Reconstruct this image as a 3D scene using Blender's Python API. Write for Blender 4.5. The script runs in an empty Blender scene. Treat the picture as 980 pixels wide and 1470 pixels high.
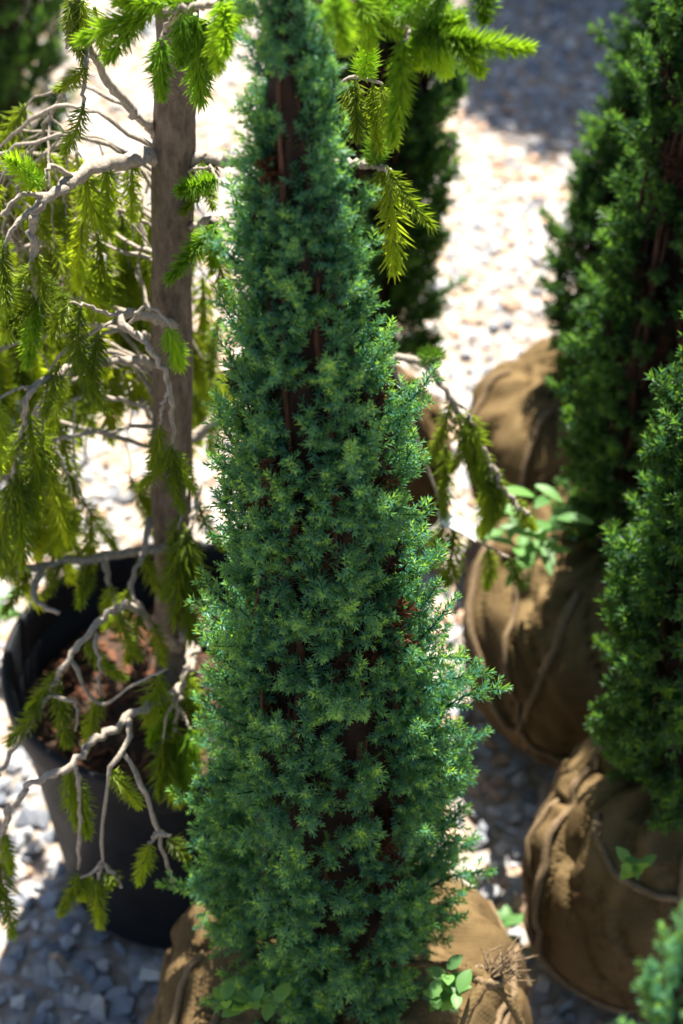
import bpy, math, random
import numpy as np
from mathutils import Vector, Matrix, noise

SC = bpy.context.scene
COL = SC.collection
R = math.radians

# ------------------------------------------------------------------ camera
CAM_H, PITCH, FOV = 1.65, R(42), R(26)
FPX = 735 / math.tan(FOV / 2)
cd = bpy.data.cameras.new('camera'); cam = bpy.data.objects.new('camera', cd); COL.objects.link(cam)
cam.location = (0, 0, CAM_H); cam.rotation_euler = (R(90) - PITCH, 0, 0)
cd.sensor_fit = 'VERTICAL'; cd.sensor_height = 36; cd.lens = 18 / math.tan(FOV / 2)
cd.clip_start = 0.05; cd.clip_end = 500
cd.dof.use_dof = True; cd.dof.focus_distance = 1.44; cd.dof.aperture_fstop = 6.0; cd.dof.aperture_blades = 8
SC.camera = cam
# ------------------------------------------------------------------ light
SUN_EL, SUN_AZ = R(64), R(8)
w = bpy.data.worlds.new('World'); SC.world = w; w.use_nodes = True
nt = w.node_tree; bg = nt.nodes['Background']
sky = nt.nodes.new('ShaderNodeTexSky'); sky.sky_type = 'NISHITA'; sky.sun_disc = False
sky.sun_elevation = SUN_EL; sky.sun_rotation = SUN_AZ
nt.links.new(sky.outputs[0], bg.inputs[0]); bg.inputs[1].default_value = 0.052
ld = bpy.data.lights.new('sun', 'SUN'); ld.energy = 5.0; ld.angle = R(0.5); ld.color = (1, .94, .84)
sun = bpy.data.objects.new('sun', ld); COL.objects.link(sun)
sdir = Vector((math.sin(SUN_AZ) * math.cos(SUN_EL), math.cos(SUN_AZ) * math.cos(SUN_EL), math.sin(SUN_EL)))
sun.rotation_euler = sdir.to_track_quat('Z', 'Y').to_euler(); sun.location = (2, 4, 6)
SC.view_settings.view_transform = 'Standard'; SC.view_settings.look = 'None'
SC.view_settings.gamma = 1; SC.view_settings.exposure = 2.1
SC.render.engine = 'CYCLES'
try:
    SC.cycles.max_bounces = 6; SC.cycles.diffuse_bounces = 3; SC.cycles.transparent_max_bounces = 4; SC.cycles.transmission_bounces = 4
except Exception: pass

# ------------------------------------------------------------------ helpers
CF = np.array((0, math.cos(PITCH), -math.sin(PITCH))); CU = np.array((0, math.sin(PITCH), math.cos(PITCH)))
def at(px, py, Y):                       # point of the vertical plane y = Y
    d = CF + np.array((1., 0, 0)) * (px - 490) / FPX - CU * (py - 735) / FPX
    return np.array((0, 0, CAM_H)) + d * (Y / d[1])
def gnd(px, py, z=0.0):                  # point of the horizontal plane at height z
    d = CF + np.array((1., 0, 0)) * (px - 490) / FPX - CU * (py - 735) / FPX
    return np.array((0, 0, CAM_H)) + d * ((z - CAM_H) / d[2])
def proj(P):
    P = np.asarray(P, float) - np.array((0, 0, CAM_H))
    dep = P @ CF
    return 490 + FPX * P[..., 0] / dep, 735 - FPX * (P @ CU) / dep, dep

def tag(o, label=None, cat=None, group=None, kind=None):
    if label: o['label'] = label
    if cat: o['category'] = cat
    if group: o['group'] = group
    if kind: o['kind'] = kind
    return o
def empty(name, loc):
    o = bpy.data.objects.new(name, None); COL.objects.link(o); o.location = loc
    o.empty_display_size = .05
    return o
def mesh_tri(name, V, T, attrs=None, smooth=False):
    V = np.ascontiguousarray(V, np.float32); T = np.ascontiguousarray(T, np.int32)
    me = bpy.data.meshes.new(name)
    me.vertices.add(len(V)); me.vertices.foreach_set('co', V.ravel())
    me.loops.add(T.size); me.loops.foreach_set('vertex_index', T.ravel())
    me.polygons.add(len(T))
    me.polygons.foreach_set('loop_start', np.arange(0, T.size, 3, dtype=np.int32))
    me.polygons.foreach_set('loop_total', np.full(len(T), 3, np.int32))
    me.polygons.foreach_set('use_smooth', np.full(len(T), smooth, bool))
    me.update(calc_edges=True)
    for k, a in (attrs or {}).items():
        at_ = me.attributes.new(k, 'FLOAT', 'POINT'); at_.data.foreach_set('value', np.ascontiguousarray(a, np.float32))
    return me
def link(name, me, mat=None, parent=None, loc=(0, 0, 0)):
    o = bpy.data.objects.new(name, me); COL.objects.link(o)
    if mat and not me.materials: me.materials.append(mat)
    o.parent = parent; o.location = loc
    return o
class MB:                                # collects triangles
    def __init__(s): s.V = []; s.T = []; s.A = {}; s.n = 0
    def add(s, V, T, **a):
        V = np.asarray(V, float).reshape(-1, 3); s.V.append(V); s.T.append(np.asarray(T, int).reshape(-1, 3) + s.n); s.n += len(V)
        for k, v in a.items(): s.A.setdefault(k, []).append(np.broadcast_to(np.asarray(v, float), (len(V),)))
    def mesh(s, name, smooth=False, off=(0, 0, 0)):
        return mesh_tri(name, np.concatenate(s.V) - np.asarray(off), np.concatenate(s.T),
                        {k: np.concatenate(v) for k, v in s.A.items()}, smooth)
def unit(v): v = np.asarray(v, float); return v / max(1e-9, np.linalg.norm(v))
def frame(d):
    d = unit(d); a = np.array((0, 0, 1.)) if abs(d[2]) < .9 else np.array((1., 0, 0))
    x = unit(np.cross(a, d)); return x, np.cross(d, x), d
def spline(pts, n):                      # Catmull-Rom through the points
    P = np.asarray(pts, float); P = np.vstack([2 * P[0] - P[1], P, 2 * P[-1] - P[-2]]); out = []
    m = len(P) - 3
    for u in np.linspace(0, m - 1e-6, n):
        i = int(u); t = u - i; a, b, c, d = P[i:i + 4]
        out.append(.5 * (2 * b + (c - a) * t + (2 * a - 5 * b + 4 * c - d) * t * t + (3 * b - a - 3 * c + d) * t ** 3))
    return np.array(out)
def tube(mb, P, r0, r1=None, sides=6, knob=0., rng=None, **attrs):
    P = np.asarray(P, float); n = len(P); r1 = r0 if r1 is None else r1
    tan = np.gradient(P, axis=0); x, y, _ = frame(tan[0]); V = []
    rad = np.linspace(r0, r1, n) if np.ndim(r0) == 0 else np.asarray(r0)
    for i in range(n):
        t = unit(tan[i]); x = unit(x - t * np.dot(x, t)); y = np.cross(t, x)
        a = np.arange(sides) * 2 * math.pi / sides
        k = 1 + (knob * rng.uniform(-1, 1, sides) if knob else np.zeros(sides))
        V.append(P[i] + (np.cos(a) * k)[:, None] * x * rad[i] + (np.sin(a) * k)[:, None] * y * rad[i])
    V = np.concatenate(V); T = []
    for i in range(n - 1):
        for j in range(sides):
            a, b = i * sides + j, i * sides + (j + 1) % sides; c, d = a + sides, b + sides
            T += [(a, b, d), (a, d, c)]
    c0 = len(V); V = np.vstack([V, P[0], P[-1]])
    for j in range(sides):
        T += [(c0, (j + 1) % sides, j), (c0 + 1, (n - 1) * sides + j, (n - 1) * sides + (j + 1) % sides)]
    mb.add(V, T, **attrs)

# ------------------------------------------------------------------ materials
def mat(name):
    m = bpy.data.materials.new(name); m.use_nodes = True; N = m.node_tree
    return m, N, N.nodes['Principled BSDF'], N.nodes['Material Output']
def nd(N, t, **kw):
    n = N.nodes.new('ShaderNode' + t)
    for k, v in kw.items(): setattr(n, k, v)
    return n
def mixc(N, fac, a, b, mode='MIX'):
    n = nd(N, 'Mix', data_type='RGBA', blend_type=mode)
    for s, v in ((n.inputs[0], fac), (n.inputs[6], a), (n.inputs[7], b)):
        if hasattr(v, 'is_output') or isinstance(v, bpy.types.NodeSocket): N.links.new(v, s)
        else: s.default_value = v if np.ndim(v) == 0 else (*v, 1)[:4]
    return n.outputs[2]
def ramp(N, fac, stops):
    n = nd(N, 'ValToRGB'); N.links.new(fac, n.inputs[0]); e = n.color_ramp.elements
    while len(e) < len(stops): e.new(.5)
    for q, (p, c) in zip(e, stops): q.position = p; q.color = (*c, 1)
    return n.outputs[0]
def noise_n(N, scale, detail=4, rough=.55, vec=None):
    n = nd(N, 'TexNoise'); n.inputs['Scale'].default_value = scale; n.inputs['Detail'].default_value = detail
    n.inputs['Roughness'].default_value = rough
    if vec: N.links.new(vec, n.inputs['Vector'])
    return n.outputs[0]
def bump(N, h, strength, dist, P):
    b = nd(N, 'Bump'); b.inputs['Strength'].default_value = strength; b.inputs['Distance'].default_value = dist
    N.links.new(h, b.inputs['Height']); N.links.new(b.outputs[0], P.inputs['Normal'])
def objco(N): return nd(N, 'TexCoord').outputs['Object']
def attr(N, k): return nd(N, 'Attribute', attribute_name=k).outputs['Fac']

def leafmat(name, old, new, gl, trans=.4, rough=.5, back=None, tm=(1.8, 1.6, .7)):
    m, N, P, O = mat(name)
    col = mixc(N, attr(N, 'tip'), old, new)
    r = nd(N, 'ObjectInfo').outputs['Random']
    a = nd(N, 'Math', operation='ADD'); hr = nd(N, 'Math', operation='MULTIPLY'); hr.inputs[1].default_value = .5; N.links.new(r, hr.inputs[0]); N.links.new(hr.outputs[0], a.inputs[0]); N.links.new(attr(N, 'rnd'), a.inputs[1])
    f = nd(N, 'Math', operation='FRACT'); N.links.new(a.outputs[0], f.inputs[0])
    v = ramp(N, f.outputs[0], [(0, (.50, .58, .62)), (.45, (1, 1, 1)), (1, (1.55, 1.38, 1.0))])
    col = mixc(N, 1.0, col, v, 'MULTIPLY')
    if back:                                 # glaucous upper face of each needle
        g = nd(N, 'NewGeometry').outputs['Backfacing']; s = nd(N, 'Math', operation='MULTIPLY'); s.inputs[1].default_value = .75
        N.links.new(g, s.inputs[0]); col2 = mixc(N, s.outputs[0], col, back)
    else: col2 = col
    N.links.new(col2, P.inputs['Base Color']); P.inputs['Roughness'].default_value = rough
    P.inputs['Specular IOR Level'].default_value = gl
    T = nd(N, 'BsdfTranslucent'); N.links.new(mixc(N, 1.0, col, tm, 'MULTIPLY') if len(tm) == 3 else mixc(N, 1.0, mixc(N, attr(N, 'tip'), tm[:3], tm[3:]), v, 'MULTIPLY'), T.inputs[0])
    M = nd(N, 'MixShader'); M.inputs[0].default_value = trans
    N.links.new(P.outputs[0], M.inputs[1]); N.links.new(T.outputs[0], M.inputs[2]); N.links.new(M.outputs[0], O.inputs[0])
    return m
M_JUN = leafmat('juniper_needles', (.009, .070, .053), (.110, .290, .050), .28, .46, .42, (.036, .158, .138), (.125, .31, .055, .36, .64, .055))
M_JUN2 = leafmat('shaded_juniper_needles', (.005, .032, .018), (.030, .100, .024), .3, .42, .5, (.010, .050, .026), (.10, .24, .03, .22, .46, .04))  # shade put into the colour: needles darkened for trees with little sky light
M_DEAD = leafmat('dead_juniper_needles', (.045, .019, .010), (.075, .032, .016), .2, .15, .8)
M_SPR = leafmat('spruce_needles', (.115, .165, .016), (.27, .37, .026), .35, .5, .45, None, (2.2, 2.0, .8))
M_SPRN = leafmat('new_spruce_needles', (.11, .23, .018), (.28, .44, .030), .35, .5, .45, None, (2.2, 2.0, .8))
M_WEED = leafmat('weed_leaf', (.09, .22, .05), (.16, .32, .09), .35, .4, .5)

def woodmat(name, c0, c1, scale, st):
    m, N, P, O = mat(name); co = objco(N); mp = nd(N, 'Mapping'); mp.inputs['Scale'].default_value = (1, 1, .35); N.links.new(co, mp.inputs[0])
    h = noise_n(N, scale, 6, .7, mp.outputs[0])
    N.links.new(ramp(N, h, [(.3, c0), (.7, c1)]), P.inputs['Base Color']); P.inputs['Roughness'].default_value = .85
    P.inputs['Specular IOR Level'].default_value = .2
    bump(N, h, st, .003, P); return m
M_BARK = woodmat('spruce_bark', (.055, .038, .026), (.19, .145, .11), 160, .9)
M_TWIG = woodmat('grey_twig', (.16, .13, .10), (.38, .33, .27), 420, .6)
M_STEM = woodmat('juniper_stem', (.035, .018, .011), (.10, .045, .026), 200, .6)
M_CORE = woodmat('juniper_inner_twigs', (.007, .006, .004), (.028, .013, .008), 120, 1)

def burlapmat():
    m, N, P, O = mat('burlap'); co = objco(N)
    big = noise_n(N, 9, 5, .6, co); col = ramp(N, big, [(.25, (.056, .036, .015)), (.5, (.100, .067, .030)), (.75, (.158, .110, .051))])
    st = noise_n(N, 34, 4, .7, co); col = mixc(N, ramp(N, st, [(.52, (0, 0, 0)), (.72, (1, 1, 1))]), col, (.055, .03, .012))
    hs = None
    for ax in ('X', 'Z', 'Y'):
        wv = nd(N, 'TexWave', wave_type='BANDS', bands_direction=ax); wv.inputs['Scale'].default_value = 95
        wv.inputs['Distortion'].default_value = 1.2; wv.inputs['Detail'].default_value = 2; wv.inputs['Detail Scale'].default_value = 3
        N.links.new(co, wv.inputs[0])
        if hs is None: hs = wv.outputs[1]
        else:
            a = nd(N, 'Math', operation='ADD'); N.links.new(hs, a.inputs[0]); N.links.new(wv.outputs[1], a.inputs[1]); hs = a.outputs[0]
    col = mixc(N, .35, col, ramp(N, hs, [(.2, (.5, .5, .5)), (.9, (1, 1, 1))]), 'MULTIPLY')
    N.links.new(col, P.inputs['Base Color']); P.inputs['Roughness'].default_value = .95; P.inputs['Specular IOR Level'].default_value = .1
    bump(N, hs, .22, .001, P); return m
M_BUR = burlapmat()
M_ROPE = woodmat('jute_twine', (.10, .066, .034), (.25, .175, .10), 500, .8)

def stonemat():
    m, N, P, O = mat('gravel_stone'); r = attr(N, 'rnd'); co = objco(N)
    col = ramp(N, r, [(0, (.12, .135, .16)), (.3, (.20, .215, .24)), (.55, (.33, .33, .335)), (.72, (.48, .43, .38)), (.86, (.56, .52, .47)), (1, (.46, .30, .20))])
    h = noise_n(N, 90, 5, .65, co); col = mixc(N, .55, col, ramp(N, h, [(.3, (.55, .55, .58)), (.7, (1.15, 1.12, 1.1))]), 'MULTIPLY')
    N.links.new(col, P.inputs['Base Color']); P.inputs['Roughness'].default_value = .75
    bump(N, h, .5, .002, P); return m
M_STONE = stonemat()
def groundmat():
    m, N, P, O = mat('gravelly_ground'); co = objco(N)
    big = noise_n(N, 3.5, 5, .6, co); fine = noise_n(N, 70, 6, .7, co)
    v = nd(N, 'TexVoronoi'); v.inputs['Scale'].default_value = 48; N.links.new(co, v.inputs[0])
    col = ramp(N, big, [(.3, (.18, .155, .14)), (.5, (.36, .28, .21)), (.7, (.44, .30, .20))])
    stn = ramp(N, v.outputs['Color'], [(0, (.25, .26, .28)), (.5, (.42, .40, .38)), (1, (.55, .5, .45))])
    col = mixc(N, ramp(N, v.outputs['Distance'], [(.35, (1, 1, 1)), (.6, (0, 0, 0))]), col, stn)
    col = mixc(N, .6, col, ramp(N, fine, [(.3, (.45, .45, .45)), (.7, (1.1, 1.1, 1.1))]), 'MULTIPLY')
    N.links.new(col, P.inputs['Base Color']); P.inputs['Roughness'].default_value = .95
    s = nd(N, 'Math', operation='SUBTRACT'); N.links.new(fine, s.inputs[0]); N.links.new(v.outputs['Distance'], s.inputs[1])
    bump(N, s.outputs[0], .8, .012, P); return m
M_GND = groundmat()
def plastic():
    m, N, P, O = mat('black_plastic'); co = objco(N); h = noise_n(N, 14, 5, .6, co)
    N.links.new(ramp(N, h, [(.35, (.006, .007, .009)), (.75, (.016, .018, .022))]), P.inputs['Base Color'])
    P.inputs['Specular IOR Level'].default_value = .1; N.links.new(ramp(N, h, [(.3, (.45,) * 3), (.7, (.65,) * 3)]), P.inputs['Roughness']); bump(N, noise_n(N, 300, 2, .5, co), .1, .001, P)
    return m
M_POT = plastic()
M_SOIL = woodmat('potting_soil', (.02, .012, .008), (.07, .04, .025), 120, 1)
M_CHIP = woodmat('bark_mulch', (.05, .02, .011), (.17, .07, .036), 200, .6)
m, N, P, O = mat('white_tag'); N.links.new(ramp(N, noise_n(N, 60), [(.3, (.70, .70, .68)), (.7, (.82, .82, .80))]), P.inputs['Base Color']); P.inputs['Roughness'].default_value = .4
M_TAG = m

# ------------------------------------------------------------------ ground
V, T = [], []
gx = np.concatenate([np.linspace(-60, -3, 8), np.linspace(-2.5, 2.5, 51), np.linspace(3, 60, 8)])
gy = np.concatenate([np.linspace(-60, -1, 8), np.linspace(0, 5, 51), np.linspace(6, 90, 8)])
GZ = lambda x, y: .012 * noise.noise(Vector((x * 1.7, y * 1.7, 3.1))) - .012
V = [(x, y, GZ(x, y)) for y in gy for x in gx]; nx = len(gx)
for j in range(len(gy) - 1):
    for i in range(nx - 1):
        a = j * nx + i; T += [(a, a + 1, a + nx + 1), (a, a + nx + 1, a + nx)]
ground = tag(link('ground', mesh_tri('ground', V, T, smooth=True), M_GND), 'pale gravel ground with brown soil between the stones', kind='structure')

# ------------------------------------------------------------------ juniper branchlets
def needles(mb, rng, P0, D, L, step, nl, nw, tip0, tip1, per=3, a0=68, a1=28, curve=0.):
    """whorls of sharp needles along a shoot; returns nothing, adds 2 triangles a needle"""
    x, y, d = frame(D); n = max(3, int(L / step)); Vs = []; tp = []
    for i in range(n):
        t = (i + .5) / n; c = P0 + d * L * t + np.array((0, 0, 1)) * curve * (t * L) ** 2
        al = R(a0 + (a1 - a0) * t ** 1.4 + rng.uniform(-9, 9)); ln = nl * (1 - .35 * t ** 3) * rng.uniform(.8, 1.12)
        ph0 = rng.uniform(0, .5) + (i % 2) * math.pi / per
        for k in range(per):
            ph = ph0 + k * 2 * math.pi / per + rng.uniform(-.2, .2)
            rd = math.cos(ph) * x + math.sin(ph) * y
            v = math.cos(al) * d + math.sin(al) * rd; up = math.sin(al) * d - math.cos(al) * rd
            s = np.cross(v, up)
            mid = c + v * ln * .42 + up * nw * .35
            Vs += [c, mid + s * nw * .5, c + v * ln * .45, mid - s * nw * .5, c + v * ln + up * ln * .06]
            tp += [tip0 + (tip1 - tip0) * t] * 5
    m_ = len(Vs) // 5; b = np.arange(m_)[:, None] * 5
    Tt = np.concatenate([b + np.array(q) for q in ((0, 2, 1), (1, 2, 4), (0, 3, 2), (2, 3, 4))]) if nw > .0016 and False else \
        np.concatenate([b + np.array(q) for q in ((0, 4, 1), (0, 3, 4))])
    mb.add(Vs, Tt, tip=tp, rnd=np.repeat(rng.uniform(0, .22) + rng.uniform(0, .25, m_), 5))
def branchlet(seed, L, lod, tipgain=1.):
    rng = np.random.default_rng(seed); mb = MB()
    step, nl, nw = ((.0023, .0068, .0017) if lod == 0 else (.0042, .0098, .0030))
    ax = spline([(0, 0, 0), (rng.uniform(-.004, .004), rng.uniform(-.004, .004), L * .5), (rng.uniform(-.008, .008), rng.uniform(-.008, .008), L)], 9)
    tube(mb, ax, .0011, .0004, 4, tip=0., rnd=0.)
    n0 = len(ax)
    for i in range(n0 - 1):                 # leader
        seg = ax[i + 1] - ax[i]; t = i / (n0 - 1)
        if t > .1: needles(mb, rng, ax[i], seg, np.linalg.norm(seg), step, nl, nw, tipgain * max(0, t * 1.5 - .6), tipgain * max(0, t * 1.5 - .45), a0=60, a1=52 - 22 * (t > .8))
    ns = int(L / (.0046 if lod == 0 else .0065)); ph = rng.uniform(0, 6.28)
    for i in range(ns):
        t = .06 + .84 * (i + rng.uniform(0, .6)) / ns; ph += 2.4 + rng.uniform(-.5, .5)
        j = t * (n0 - 1); k = int(j); p = ax[k] + (ax[min(k + 1, n0 - 1)] - ax[k]) * (j - k)
        an = R(rng.uniform(34, 60)); dd = np.array((math.cos(ph) * math.sin(an), math.sin(ph) * math.sin(an), math.cos(an)))
        l = (.007 + .013 * (1 - t) ** .7) * rng.uniform(.6, 1.2)
        g = tipgain * rng.uniform(.1, 1.)
        needles(mb, rng, p, dd, l, step, nl, nw, -.05, g * .9, curve=6.)
    return mb
def arrs(mb):
    return np.concatenate(mb.V), np.concatenate(mb.T), np.concatenate(mb.A['tip']) + 1j * np.concatenate(mb.A['rnd'])
BL0 = [arrs(branchlet(100 + i, (.028, .034, .04, .03, .046, .036, .05, .062, .072)[i], 0, (.5, .7, .6, .9, .8, .6, 1., 1.1, 1.2)[i])) for i in range(9)]
BL1 = [arrs(branchlet(200 + i, .034 + .006 * i, 1, .5 + .1 * (i % 4))) for i in range(6)]
BM = {}
def blmesh(lod, i, m):
    k = (lod, i, m.name)
    if k not in BM:
        V, T, tp = (BL0, BL1)[lod][i]; me = mesh_tri('branchlet', V, T, {'tip': np.clip(tp.real, 0, 1), 'rnd': tp.imag}); me.materials.append(m); BM[k] = me
    return BM[k]

# ------------------------------------------------------------------ burlap balls
def ball_surface(seed, a, c, zc):
    r_ = random.Random(seed); ph = [r_.uniform(0, 6.28) for _ in range(6)]; o = Vector((seed * 3.1, seed * 1.7, 0))
    def f(th, la):                       # la -pi/2..pi/2, returns local point
        cx, sx = math.cos(la), math.sin(la); top = max(0, sx)
        n1 = noise.noise(Vector((math.cos(th) * cx * 1.3, math.sin(th) * cx * 1.3, sx * 1.3)) + o)
        n2 = noise.noise(Vector((math.cos(th) * cx * 3.2, math.sin(th) * cx * 3.2, sx * 2.2)) + o)
        pl = math.sin(th * 7 + ph[0] + 1.5 * n2 * 3 + sx * 2) * .5 + math.sin(th * 13 + ph[1] + 4 * n1) * .5
        fold = abs(noise.noise(Vector((math.cos(th) * 2.1 + sx * 1.5, math.sin(th) * 2.1 - sx, sx * 1.1)) + o * 2))
        fold2 = abs(noise.noise(Vector((math.cos(th) * 4.1 + sx * .8, math.sin(th) * 4.1 - sx * 1.7, sx * 2.3)) + o * 3)); rr = 1 + .08 * n1 + .05 * n2 + pl * (.014 + .07 * top ** 2.0) - .06 * max(0, .10 - fold) / .10 - .014 * max(0, .08 - fold2) / .08
        e = .82
        x = a * rr * math.copysign(abs(cx) ** e, cx)
        z = zc + c * rr * math.copysign(abs(sx) ** e, sx)
        if la > R(62): z = max(z, zc + c * .9)
        return np.array((math.cos(th) * x, math.sin(th) * x, max(z, .002)))
    return f
def make_ball(root, seed, a, c, zc, ropes, nth=150, nla=84):
    f = ball_surface(seed, a, c, zc); V = []; T = []
    for j in range(nla + 1):
        la = -math.pi / 2 + math.pi * j / nla
        for i in range(nth): V.append(f(2 * math.pi * i / nth, la))
    for j in range(nla):
        for i in range(nth):
            p, q = j * nth + i, j * nth + (i + 1) % nth; T += [(p, q, q + nth), (p, q + nth, p + nth)]
    b = link('root_ball', mesh_tri('root_ball', V, T, smooth=True), M_BUR, root)
    rng = np.random.default_rng(seed)
    for path, rad in ropes:              # path: list of (azimuth deg, latitude deg) on the ball
        P = spline([(*q, 0) for q in path], 36); pts = []
        for th, la, _ in P:
            p = f(R(th), R(la)); pts.append(p + unit(p - np.array((0, 0, zc))) * rad * .75)
        mb = MB(); tube(mb, pts, rad, rad * .9, 7, .22, rng); link('twine', mb.mesh('twine', True), M_ROPE, b)
    return b, f

# ------------------------------------------------------------------ junipers
TOCAM = lambda p: unit(np.array((0, 0, CAM_H)) - p)
def juniper(label, base, prof, z0, z1, n, nparts, lod, material, seed, ball, ropes, gaps=(), dead=40, sc=(.8, 1.15), group='columnar junipers with burlap root balls', tilt=(46, 16), depthf=(.78, .97)):
    """prof(z) -> centre x, centre y, half width x, half width y (world)"""
    rng = np.random.default_rng(seed)
    root = tag(empty('juniper_tree', (base[0], base[1], 0)), label, 'juniper', group); B = np.array((base[0], base[1], 0))
    make_ball(root, seed, *ball, ropes)
    zs = np.linspace(z0, z1, 200); wts = np.array([prof(z)[2] + .012 for z in zs]); cum = np.cumsum(wts); cum /= cum[-1]
    # stems
    mb = MB(); zz = np.linspace(z0 - .06, z1 - .02, 14)
    tube(mb, [(*np.array(prof(max(z, z0))[:2]), z) for z in zz], .016, .003, 8, .15, rng, tip=0.)
    for k in range(34):
        th = rng.uniform(0, 6.28); q = rng.uniform(.25, .75); zt = z0 + (z1 - z0) * rng.uniform(.35, .95)
        pts = []
        for t in np.linspace(0, 1, 16):
            z = z0 - .02 + (zt - z0 + .02) * t; cx, cy, ax, ay = prof(max(z, z0)); e = q * min(1, t * 3)
            wv = th + .35 * noise.noise(Vector((z * 14, k * 3.1, 0))); pts.append((cx + ax * e * math.cos(wv), cy + ay * e * math.sin(wv), z))
        tube(mb, pts, .0034, .0012, 5, .3, rng, tip=0.)
    link('trunk', mb.mesh('trunk', True, B), M_STEM, root)
    # dense inner twigs
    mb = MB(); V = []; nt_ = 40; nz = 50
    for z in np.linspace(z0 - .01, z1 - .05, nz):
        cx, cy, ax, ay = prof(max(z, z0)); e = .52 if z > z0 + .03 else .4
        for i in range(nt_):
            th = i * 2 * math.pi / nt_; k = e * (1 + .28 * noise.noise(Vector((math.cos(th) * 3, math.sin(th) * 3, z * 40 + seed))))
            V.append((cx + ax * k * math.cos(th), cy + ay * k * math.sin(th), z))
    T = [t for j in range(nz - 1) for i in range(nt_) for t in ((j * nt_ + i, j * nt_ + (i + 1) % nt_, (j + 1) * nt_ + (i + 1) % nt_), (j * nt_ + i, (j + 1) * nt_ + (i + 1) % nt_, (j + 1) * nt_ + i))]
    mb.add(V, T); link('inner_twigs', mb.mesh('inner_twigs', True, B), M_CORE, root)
    BL = (BL0, BL1)[lod]; cand = []; deadp = []
    for i in range(n):
        u = (i + .5) / n + rng.uniform(-.01, .01); z = float(np.interp(u, cum, zs)); th = i * 2.39996 + rng.uniform(-.35, .35)
        cx, cy, ax, ay = prof(z); t = (z - z0) / (z1 - z0)
        ridge = noise.noise(Vector((math.cos(th) * 2.6, math.sin(th) * 2.6, z * 5 + seed * 7))) + .7 * noise.noise(Vector((math.cos(th) * 7, math.sin(th) * 7, z * 16 + seed * 3)))
        k = (rng.uniform(*depthf) + .20 * ridge) * (1 - .22 * max(0, t - .6) / .4)
        s = rng.uniform(*sc) * (1 - .25 * t)
        ln = s * .035
        out = np.array((math.cos(th), math.sin(th), 0))
        p = np.array((cx + ax * k * out[0], cy + ay * k * out[1], z)); p -= out * min(.018, .25 * ax)
        p[2] -= ln * .8
        gx_, gy_, _ = proj(p + out * .02 + np.array((0, 0, ln)))
        if any((gx_ - a) ** 2 + (gy_ - b) ** 2 < r * r for a, b, r in gaps) and np.dot(out, TOCAM(p)) > 0 and rng.uniform() < .7:
            deadp.append((p - out * min(.026, .32 * ax), out, s)); continue
        tl = R(tilt[0] + (tilt[1] - tilt[0]) * t ** .7 + rng.uniform(-14, 14)) * (1.15 if z < z0 + .08 else 1)
        if ridge < -.33 and rng.uniform() < (.72 if t < .5 else .4): continue
        d = out * math.sin(tl) + np.array((0, 0, math.cos(tl))) + rng.normal(0, .10, 3)
        x, y, d = frame(d); a = rng.uniform(0, 6.28); x, y = x * math.cos(a) + y * math.sin(a), y * math.cos(a) - x * math.sin(a)
        face = np.dot(out, TOCAM(p))
        cand.append((face + .25 * s / TOCAM(p)[2], p, x, y, d, s, int(rng.integers(len(BL))), rng.uniform()))
    cand.sort(key=lambda c: -c[0])
    for _, p, x, y, d, s, vi, r in cand[:nparts]:
        o = bpy.data.objects.new('branchlet', blmesh(lod, vi, material)); COL.objects.link(o); o.parent = root
        o.matrix_local = Matrix(((*(np.array((x[0], y[0], d[0])) * s), p[0] - B[0]), (*(np.array((x[1], y[1], d[1])) * s), p[1] - B[1]), (*(np.array((x[2], y[2], d[2])) * s), p[2]), (0, 0, 0, 1)))
    mb = MB()
    for _, p, x, y, d, s, vi, r in cand[nparts:]:
        V, T, tp = BL[vi]; mb.add(p + (V[:, :1] * x + V[:, 1:2] * y + V[:, 2:] * d) * s, T, tip=np.clip(tp.real, 0, 1), rnd=r * .5 + tp.imag)
    if mb.n: tag(link('foliage', mb.mesh('foliage', False, B), material, root), kind='stuff')
    if dead:
        mb = MB()
        for i in range(dead):
            z = z0 + (z1 - z0) * rng.uniform(.0, .62); th = rng.uniform(0, 6.28); cx, cy, ax, ay = prof(z); k = rng.uniform(.32, .54)
            p = np.array((cx + ax * k * math.cos(th), cy + ay * k * math.sin(th), z)); x, y, d = frame((math.cos(th) * .4, math.sin(th) * .4, 1)); s = rng.uniform(.7, 1.1)
            V, T, tp = BL1[int(rng.integers(len(BL1)))]; mb.add(p + (V[:, :1] * x + V[:, 1:2] * y + V[:, 2:] * d) * s, T, tip=np.clip(tp.real, 0, 1), rnd=rng.uniform())
        for p, out, s in [q for q in deadp if np.dot(q[1], TOCAM(q[0])) > .45][::2]:
            x, y, d = frame(out * .5 + np.array((0, 0, 1)) + rng.normal(0, .15, 3)); V, T, tp = BL1[int(rng.integers(3))]; mb.add(p + (V[:, :1] * x + V[:, 1:2] * y + V[:, 2:] * d) * s * .8, T, tip=np.clip(tp.real, 0, 1), rnd=rng.uniform())
        tag(link('dead_foliage', mb.mesh('dead_foliage', False, B), M_DEAD, root), kind='stuff')
    return root

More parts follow.
